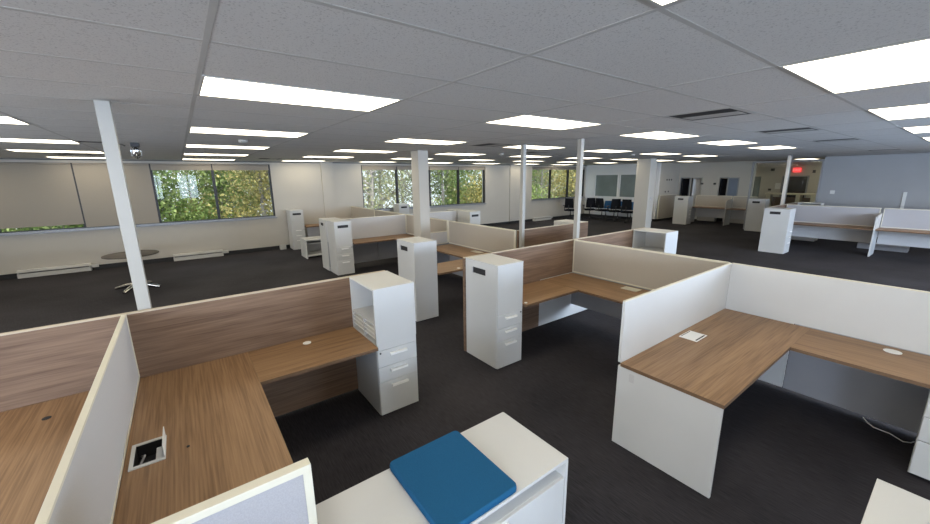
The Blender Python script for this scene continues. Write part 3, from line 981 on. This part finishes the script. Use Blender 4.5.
# ------------------------------------------------------------------ low storage with the cushion
t = thing('low_cabinet', 'long low white cabinet at the bottom centre with a blue cushion on it', 'storage cabinet', (-1.45, 0.93, 0))
a, b, c, d = -0.28, 0.28, -0.64, 0.665
bx('body', [(a, b - 0.02, c, d, 0.0, 0.485), (a, b - 0.10, c, d, 0.485, 0.585), (b - 0.10, b, d - 0.022, d, 0.485, 0.585), (b - 0.10, b, c, c + 0.022, 0.485, 0.585),
            (b - 0.02, b, d - 0.022, d, 0.0, 0.485), (b - 0.02, b, c, c + 0.022, 0.0, 0.485)], 'white', t)
bx('top', (a, b, c, d, 0.585, 0.605), 'white', t, bev=0.002)
dr = bx('drawer', (b - 0.02, b - 0.002, c + 0.026, d - 0.026, 0.02, 0.483), 'white', t, bev=0.002)
bx('handle', (b - 0.002, b + 0.014, -0.19, 0.19, 0.448, 0.466), 'handle', dr, bev=0.002)
# cushion
def cushion(hx, hy, hz, r, e):
    """rounded-rectangle pad with softly rolled edges"""
    bm = bmesh.new()
    rings = []
    prof = [(e, 0.0), (e * .3, hz * .12), (0, hz * .35), (0, hz * .65), (e * .3, hz * .88), (e, hz)]
    for ins, z in prof:
        ring = []
        for cx_, cy_, a0 in ((1, 1, 0), (-1, 1, 90), (-1, -1, 180), (1, -1, 270)):
            for k in range(7):
                an = math.radians(a0 + 15 * k)
                ring.append(bm.verts.new((cx_ * (hx - r) + (r - ins) * math.cos(an), cy_ * (hy - r) + (r - ins) * math.sin(an), z)))
        rings.append(ring)
    n = len(rings[0])
    for p, q in zip(rings, rings[1:]):
        for k in range(n):
            bm.faces.new((p[k], p[(k + 1) % n], q[(k + 1) % n], q[k]))
    bm.faces.new(rings[0][::-1])
    bm.faces.new(rings[-1])
    return bm
bm = cushion(0.28, 0.236, 0.042, 0.03, 0.007)
tag(obj('seat_cushion', bm, 'blue', loc=(-1.452, 0.962, 0.6055), smooth=True), 'flat blue square seat cushion lying on the low white cabinet', 'cushion')

# low bench shelf near the window
t = thing('low_shelf', 'small low white open bookcase on the carpet left of the back-to-back towers', 'shelf', (-11.35, 3.2, 0))
a, b, c, d = -0.3, 0.3, -0.56, 0.56
bx('case', [(a, b, c, c + 0.03, 0, 0.50), (a, b, d - 0.03, d, 0, 0.50), (a, b, c, d, 0.50, 0.535), (a, a + 0.02, c + 0.03, d - 0.03, 0.06, 0.50),
            (a + 0.02, b, c + 0.03, d - 0.03, 0.06, 0.09)], 'white', t)
bx('shelf', (a + 0.02, b - 0.05, c + 0.03, d - 0.03, 0.40, 0.42), 'white', t)
bx('electrical_box', (0, 0, 0, 0, 0, 0), 'white', t) if False else None

# junction box at the wall base
o = bx('floor_box', (-0.06, 0.06, -0.09, 0.09, 0.0, 0.15), 'heater', bev=0.004, loc=(XW + 0.10, 2.44, 0))
tag(o, 'small cream box at the wall foot left of the far-left white tower', 'electrical box')

# ------------------------------------------------------------------ power poles
def pole(x, y, z0, label, mm='pole', s=0.038):
    t = thing('power_pole', label, 'pole', (x, y, z0))
    bx('shaft', (-s, s, -s, s, 0, CEIL - z0 - 0.012), mm, t, bev=0.003)
    bx('ceiling_collar', (-s - 0.008, s + 0.008, -s - 0.008, s + 0.008, CEIL - z0 - 0.012, CEIL - z0 - 0.0095), mm, t)
    bx('foot_plate', (-s - 0.004, s + 0.004, -s - 0.004, s + 0.004, 0, 0.012), mm, t) if z0 < 0.1 else None
pole(-3.70, -0.336, 0.0, 'wide white square pole at left rising behind the front wood partition', s=0.040)
pole(-4.845, 4.875, 0.0, 'narrow white pole in the middle, left one of the centre pair', s=0.035)
pole(-3.69, 4.91, 0.0, 'narrow white pole at the centre corner of tan screen and wood partition', s=0.035)
pole(-3.70, 15.25, 0.0, 'grey metal pole in front of the glazed partition', 'metal', s=0.045)

# ------------------------------------------------------------------ round table
t = thing('round_table', 'small round dark-topped table on a chrome star base behind the left pole', 'table', (-10.25, -0.97, 0))
bm = bmesh.new()
lathe(bm, [(0.44, 0.715), (0.455, 0.722), (0.455, 0.738), (0.445, 0.742)], 48)
obj('tabletop', bm, 'tabletop', t, smooth=True)
bm = bmesh.new()
lathe(bm, [(0.05, 0.07), (0.035, 0.11), (0.028, 0.16), (0.028, 0.68), (0.12, 0.70), (0.12, 0.714)], 24)
obj('pedestal', bm, 'metal', t, smooth=True)
for k in range(4):
    an = math.radians(62 + 90 * k)
    c_, s_ = math.cos(an), math.sin(an)
    bm = bmesh.new()
    tube(bm, [(0.03 * c_, 0.03 * s_, 0.10), (0.20 * c_, 0.20 * s_, 0.075), (0.36 * c_, 0.36 * s_, 0.035), (0.42 * c_, 0.42 * s_, 0.022)], [0.048, 0.044, 0.036, 0.026], 10)
    obj('leg', bm, 'sprinkler', t, smooth=True)

# ------------------------------------------------------------------ baseboard heaters
def heater(y0, y1, label):
    t = thing('baseboard_heater', label, 'heater', (XW + 0.11, (y0 + y1) / 2, 0))
    h = (y1 - y0) / 2
    bx('housing', [(-0.095, 0.02, -h, h, 0.01, 0.19), (0.02, 0.055, -h, h, 0.01, 0.11)], 'heater', t, bev=0.003)
    bx('grille', (0.022, 0.056, -h + 0.03, h - 0.03, 0.118, 0.128), 'slot', t)
    bx('front_fin', (0.02, 0.06, -h, h, 0.135, 0.165), 'heater', t, bev=0.004)
    bx('junction', (-0.05, 0.01, h + 0.005, h + 0.14, 0.08, 0.15), 'heater', t, bev=0.003)
heater(-3.30, -2.05, 'long cream baseboard heater on the window wall at far left')
heater(-0.38, 0.80, 'cream baseboard heater below the uncovered left window')
heater(14.05, 15.3, 'far cream baseboard heater below the distant window')

# ------------------------------------------------------------------ right-hand far desks
def divider(x, y0, y1, label):
    t = thing('desk_divider', label, 'partition panel', (x, (y0 + y1) / 2, 0))
    h = (y1 - y0) / 2
    bm = bmesh.new()
    pts = [(-h + 0.03, 0.0), (h, 0.0), (h, 1.12), (-h + 0.03, 1.06), (-h, 1.04), (-h, 0.70), (-h + 0.03, 0.70)]
    vs = [[bm.verts.new((s, p[0], p[1])) for p in pts] for s in (-0.015, 0.015)]
    bm.faces.new(vs[0][::-1])
    bm.faces.new(vs[1])
    for k in range(len(pts)):
        bm.faces.new((vs[0][k], vs[0][(k + 1) % len(pts)], vs[1][(k + 1) % len(pts)], vs[1][k]))
    obj('panel', bm, 'white', t)
fabric_panel('y', 15.22, -3.57, -1.55, 'fabric_lav', 'grey-lavender screen behind the right-hand far desk, right of the white tower', z0=0.74, fr=0.016, base='fabric_grey', bz=0.28)
fabric_panel('y', 15.22, -1.49, 1.6, 'fabric_lav', 'grey-lavender screen cut off by the right edge of the photo', z0=0.74, fr=0.016, base='fabric_grey', bz=0.28)
divider(-1.52, 14.5, 15.19, 'pale divider fin standing between the two right-hand far desks')
desk('narrow-looking far desk right of the white tower and left of the divider fin', -2.5, 14.9, [(-3.57, -1.54, 14.52, 15.19, 'x')],
     [('support_leg', -3.54, -3.51, 14.55, 15.15, 0, 0.70, 'white')])
desk('far desk right of the divider fin, running out of the right edge', 0, 14.9, [(-1.50, 1.5, 14.52, 15.19, 'x')],
     [('end_panel', 1.46, 1.49, 14.55, 15.15, 0, 0.70, 'white')])
wood_panel(-3.625, 13.72, 16.86, 'far partition edge behind the right-hand white tower', z0=0.02)

fitting_box = tag(bx('storage_box', (-0.5, 0.5, -0.2, 0.2, 0, 0.16), 'white_dark', bev=0.006, loc=(-1.45, 16.2, 0)), 'low grey box on the carpet beneath the right-hand far desks', 'box')
# far cluster before the doorways
fabric_panel('y', 19.6, -8.02, -6.54, 'fabric_tan', 'distant tan screen before the doorways, left part', fr=0.02, base='fabric_grey', bz=0.25)
fabric_panel('y', 19.6, -6.50, -5.62, 'fabric_tan', 'distant tan screen before the doorways, right part', fr=0.02, base='fabric_grey', bz=0.25)
divider(-6.52, 18.9, 19.57, 'small divider fin between the distant desks before the doorways')
desk('distant wooden desk just right of the leftmost far tower', -7.3, 19.2, [(-8.0, -6.54, 18.92, 19.57, 'x')],
     [('support_leg', -7.98, -7.95, 18.95, 19.5, 0, 0.70, 'white')])
desk('distant wooden desk between divider fin and glazed partition tower', -6.0, 19.2, [(-6.50, -5.6, 18.92, 19.57, 'x')],
     [('support_leg', -5.64, -5.61, 18.95, 19.5, 0, 0.70, 'white')])
fabric_panel('x', -9.13, YB + 0.05, 20.0, 'fabric_tan', 'tan panel against the wall behind the square far column', z0=0.12, fr=0.02, base=None)

# reception counter behind the glazing
t = thing('reception_counter', 'pale counter seen through the glazed partition', 'counter', (-5.2, 22.6, 0))
bx('counter_top', (-0.95, 0.9, -0.25, 0.25, 1.24, 1.30), 'cream', t, bev=0.004)
for x in (-0.9, 0.2, 0.72):
    bx('counter_leg', (x, x + 0.16, -0.2, 0.2, 0, 1.24), 'cream', t)
bx('kick_panel', (-0.9, 0.88, 0.18, 0.2, 0.1, 1.1), 'edge', t)

# exit sign
t = thing('exit_sign', 'red lit EXIT sign above the dark door behind the glazing', 'exit sign', (-5.58, YD - 0.045, 2.35))
bx('housing', (-0.15, 0.15, -0.03, 0.04, -0.10, 0.10), 'exit', t, bev=0.004)
cu = bpy.data.curves.new('letters', 'FONT')
cu.body = 'EXIT'
cu.size = 0.15
cu.extrude = 0.004
cu.align_x = 'CENTER'
cu.align_y = 'CENTER'
tmp = bpy.data.objects.new('tmp', cu)
C.objects.link(tmp)
dg = bpy.context.evaluated_depsgraph_get()
me = bpy.data.meshes.new_from_object(tmp.evaluated_get(dg))
bpy.data.objects.remove(tmp)
me.materials.clear()
me.materials.append(M['exit_letters'])
lt = bpy.data.objects.new('letters', me)
C.objects.link(lt)
lt.parent = t
lt.location = (0, -0.035, 0)
lt.rotation_euler = (math.radians(90), 0, 0)

# wall fittings
def fitting(name, x0, x1, y0, y1, z0, z1, mm, label, cat):
    xc, yc = (x0 + x1) / 2, (y0 + y1) / 2
    o = bx(name, (x0 - xc, x1 - xc, y0 - yc, y1 - yc, z0, z1), mm, bev=0.003, loc=(xc, yc, 0))
    tag(o, label, cat)
    return o
fitting('thermostat', -3.16, -3.04, YB - 0.03, YB, 1.48, 1.60, 'paper', 'small thermostat box on the blue-grey wall', 'thermostat')
fitting('cable_duct', -1.46, -1.38, YB - 0.03, YB, 0.9, 1.58, 'paper', 'vertical white cable duct on the blue-grey wall', 'cable duct')
fitting('wall_speaker', -6.63, -6.48, YD - 0.06, YD, 2.32, 2.45, 'black', 'small black box high on the wall left of the exit sign', 'wall box')
fitting('wall_speaker', -4.99, -4.89, YD - 0.06, YD, 2.2, 2.34, 'black', 'small black box high on the wall right of the exit sign', 'wall box')
fitting('card_reader', -6.62, -6.50, YD - 0.04, YD, 1.34, 1.44, 'black', 'small black reader on the wall left of the paper notice', 'card reader')
fitting('paper_notice', -6.36, -6.14, YD - 0.006, YD, 1.42, 1.72, 'paper', 'white paper notice on the lobby wall', 'notice')
fitting('door_sign', -8.16, -8.04, YF - 0.03, YF, 1.72, 1.80, 'black', 'small black sign right of the pale doorway', 'door sign')
fitting('door_sign', -7.60, -7.50, YF - 0.03, YF, 1.72, 1.80, 'black', 'small black sign left of the rightmost doorway', 'door sign')
for k in range(3):
    fitting('wall_switch', -9.2, -9.185, 19.0 + 0.22 * k, 19.08 + 0.22 * k, 1.92, 2.0, 'black',
            'one of three small dark switches in a row on the far return wall', 'wall switch')['group'] = 'row of dark wall switches'
for k in range(2):
    fitting('wall_socket', -9.2, -9.185, 18.95 + 0.3 * k, 19.02 + 0.3 * k, 1.36, 1.43, 'black',
            'one of two small dark sockets below the row of switches', 'wall socket')['group'] = 'pair of dark wall sockets'
fitting('light_switch', -6.93, -6.915, 13.25, 13.32, 1.33, 1.45, 'metal', 'small switch plate on the right face of the square far column', 'light switch')

# ------------------------------------------------------------------ office chairs by the far window
def make_chair(fab):
    t = thing('office_chair', 'office chair', 'chair')
    bm = bmesh.new()
    for k in range(5):
        an = 2 * math.pi * k / 5 + 0.3
        tube(bm, [(0.03 * math.cos(an), 0.03 * math.sin(an), 0.11), (0.30 * math.cos(an), 0.30 * math.sin(an), 0.07)], [0.034, 0.024], 8)
    obj('star_base', bm, 'black', t)
    for k in range(5):
        an = 2 * math.pi * k / 5 + 0.3
        bm = bmesh.new()
        tube(bm, [(-0.02, 0, 0), (0.02, 0, 0)], 0.028, 12)
        w = obj('caster', bm, 'black', t, loc=(0.31 * math.cos(an), 0.31 * math.sin(an), 0.029))
        w.rotation_euler = (0, 0, an + 0.8)
    bm = bmesh.new()
    tube(bm, [(0, 0, 0.10), (0, 0, 0.26), (0, 0, 0.26), (0, 0, 0.42)], [0.028, 0.028, 0.018, 0.018], 12)
    obj('gas_lift', bm, 'black', t)
    bx('seat', (-0.25, 0.25, -0.25, 0.24, 0.43, 0.50), fab, t, bev=0.03)
    # curved backrest
    bm = bmesh.new()
    grid = []
    for side in (0, 1):
        rows = []
        for j in range(7):
            z = 0.58 + 0.46 * j / 6
            row = []
            for i in range(7):
                u = -1 + 2 * i / 6
                wv = 0.215 - 0.03 * (j / 6) ** 2
                yv = 0.27 + 0.05 * (j / 6) - 0.04 * u * u + (0.03 if side else 0)
                row.append(bm.verts.new((u * wv, yv - 0.02 * math.sin(j / 6 * math.pi), z)))
            rows.append(row)
        grid.append(rows)
    for s_ in (0, 1):
        for j in range(6):
            for i in range(6):
                bm.faces.new((grid[s_][j][i], grid[s_][j][i + 1], grid[s_][j + 1][i + 1], grid[s_][j + 1][i]))
    for j in range(6):
        for i in (0, 6):
            bm.faces.new((grid[0][j][i], grid[0][j + 1][i], grid[1][j + 1][i], grid[1][j][i]))
    for i in range(6):
        for j in (0, 6):
            bm.faces.new((grid[0][j][i], grid[0][j][i + 1], grid[1][j][i + 1], grid[1][j][i]))
    obj('backrest', bm, fab if fab == 'blue_chair' else 'mesh_black', t, smooth=True)
    bm = bmesh.new()
    tube(bm, [(0, 0.10, 0.43), (0, 0.30, 0.44), (0, 0.335, 0.52), (0, 0.32, 0.72)], 0.02, 8)
    obj('back_stem', bm, 'black', t)
    for s_ in (-1, 1):
        bm = bmesh.new()
        tube(bm, [(0.22 * s_, 0.02, 0.45), (0.30 * s_, 0.02, 0.47), (0.30 * s_, 0.02, 0.66)], 0.014, 8)
        box(bm, 0.30 * s_ - 0.035, 0.30 * s_ + 0.035, -0.13, 0.14, 0.66, 0.69)
        obj('armrest', bm, 'black', t)
    return t
cb = make_chair('mesh_black')
cl = make_chair('blue_chair')
spots = [(-12.45, 16.0, 3.5, 'leftmost black office chair, partly behind the right narrow pole', 0),
         (-11.98, 16.95, 3.9, 'black office chair directly right of the narrow pole', 0),
         (-11.32, 17.05, 3.2, 'black office chair with armrests, third from the window', 0),
         (-10.58, 16.95, 3.9, 'black office chair under the middle of the grey interior windows', 0),
         (-9.86, 16.95, 3.4, 'rightmost black office chair, next to the square column', 0),
         (-11.6, 17.82, 0.2, 'blue office chair against the far wall, leftmost blue one', 1),
         (-10.92, 17.84, -0.1, 'blue office chair against the far wall, middle blue one', 1),
         (-10.2, 17.82, 0.1, 'blue office chair against the far wall nearest to the square column', 1)]
fb = fl_ = True
for (x, y, r, l, k) in spots:
    if k == 0:
        o = cb if fb else copy_tree(cb)
        fb = False
    else:
        o = cl if fl_ else copy_tree(cl)
        fl_ = False
    o.location = (x, y, 0)
    o.rotation_euler = (0, 0, r)
    if k:
        o.scale = (0.92, 0.92, 0.86)
    else:
        o.scale = (1.06, 1.06, 1.06)
    o['label'] = l

# ------------------------------------------------------------------ outside: ground and trees
struct('ground', (-60, XW - 0.3, -30, 55, -4.2, -4.0), 'ground')
random.seed(7)
def tree(x, y, kind, label, group, n=2600, top=6.0):
    rnd = random.Random(hash((round(x * 10), round(y * 10))) & 0xffff)
    t = thing('tree', label, 'tree', (x, y, -4.0), group=group)
    bm = bmesh.new()
    hgt = top + 2.5
    bend = (rnd.uniform(-.4, .4), rnd.uniform(-.4, .4))
    tube(bm, [(0, 0, -0.3), (bend[0] * .3, bend[1] * .3, hgt * .3), (bend[0], bend[1], hgt * .6), (bend[0] * 1.4, bend[1] * 1.2, hgt)], [0.16, 0.13, 0.09, 0.03], 8)
    obj('trunk', bm, 'bark', t, smooth=True)
    bm = bmesh.new()
    tips = []
    nb = 16 if kind != 'leaf_sparse' else 26
    for k in range(nb):
        an = rnd.uniform(0, 2 * math.pi)
        z = rnd.uniform(2.5, hgt - 0.6)
        ln = rnd.uniform(1.2, 2.3) * (1 - 0.35 * z / hgt)
        f = z / hgt
        b0 = Vector((bend[0] * f * 1.3, bend[1] * f * 1.3, z))
        mdl = b0 + Vector((math.cos(an) * ln * .5, math.sin(an) * ln * .5, ln * .25))
        tp = b0 + Vector((math.cos(an) * ln, math.sin(an) * ln, ln * .75))
        tube(bm, [b0, mdl, tp], [0.045, 0.03, 0.008], 5)
        for q in range(2):
            s_ = mdl + Vector((rnd.uniform(-.8, .8), rnd.uniform(-.8, .8), rnd.uniform(.2, .9)))
            tube(bm, [mdl, s_], [0.02, 0.005], 4)
            tips.append(s_)
        tips.append(tp)
        tips.append(mdl)
    obj('branches', bm, 'bark', t)
    vs, fs = [], []
    for k in range(n):
        c = rnd.choice(tips) + Vector((rnd.gauss(0, .5), rnd.gauss(0, .5), rnd.gauss(0, .45)))
        s_ = rnd.uniform(0.05, 0.105)
        e = Euler((rnd.uniform(-1.2, 1.2), rnd.uniform(-1.2, 1.2), rnd.uniform(0, 6.28))).to_matrix()
        i = len(vs)
        for p in ((-s_, 0, 0), (0, -s_ * .55, 0.01), (s_ * 1.1, 0, 0), (0, s_ * .55, 0.01)):
            vs.append(c + e @ Vector(p))
        fs.append((i, i + 1, i + 2, i + 3))
    me = bpy.data.meshes.new('foliage')
    me.from_pydata([tuple(v) for v in vs], [], fs)
    me.materials.append(M[kind])
    o = bpy.data.objects.new('foliage', me)
    C.objects.link(o)
    o.parent = t
TG = {'leaf_green': ('green leafy tree outside the windows', 'green trees outside the windows'),
      'leaf_yellow': ('yellow-leaved autumn tree outside the windows', 'yellow trees outside the windows'),
      'leaf_sparse': ('sparse grey-branched tree outside the windows', 'sparse trees outside the windows')}
k = 0
for (xx, ya, yb, st) in ((-18.2, -8, 27, 2.6), (-21.5, -10, 33, 2.8), (-25.5, -12, 38, 3.2)):
    y = ya
    while y < yb:
        # kind by direction seen from inside
        d = y / -xx
        if d < 0.02:
            kd = 'leaf_green'
        elif d < 0.22:
            kd = 'leaf_yellow' if k % 3 else 'leaf_green'
        elif d < 0.58:
            kd = 'leaf_sparse'
        elif d < 0.75:
            kd = 'leaf_green'
        else:
            kd = 'leaf_yellow' if k % 3 == 0 else ('leaf_green' if k % 3 == 1 else 'leaf_sparse')
        n = 2000 if kd == 'leaf_sparse' else 7500
        tree(xx + random.uniform(-.7, .7), y + random.uniform(-.6, .6), kd, TG[kd][0], TG[kd][1], n=n, top=random.uniform(5.6, 7.4))
        y += st
        k += 1
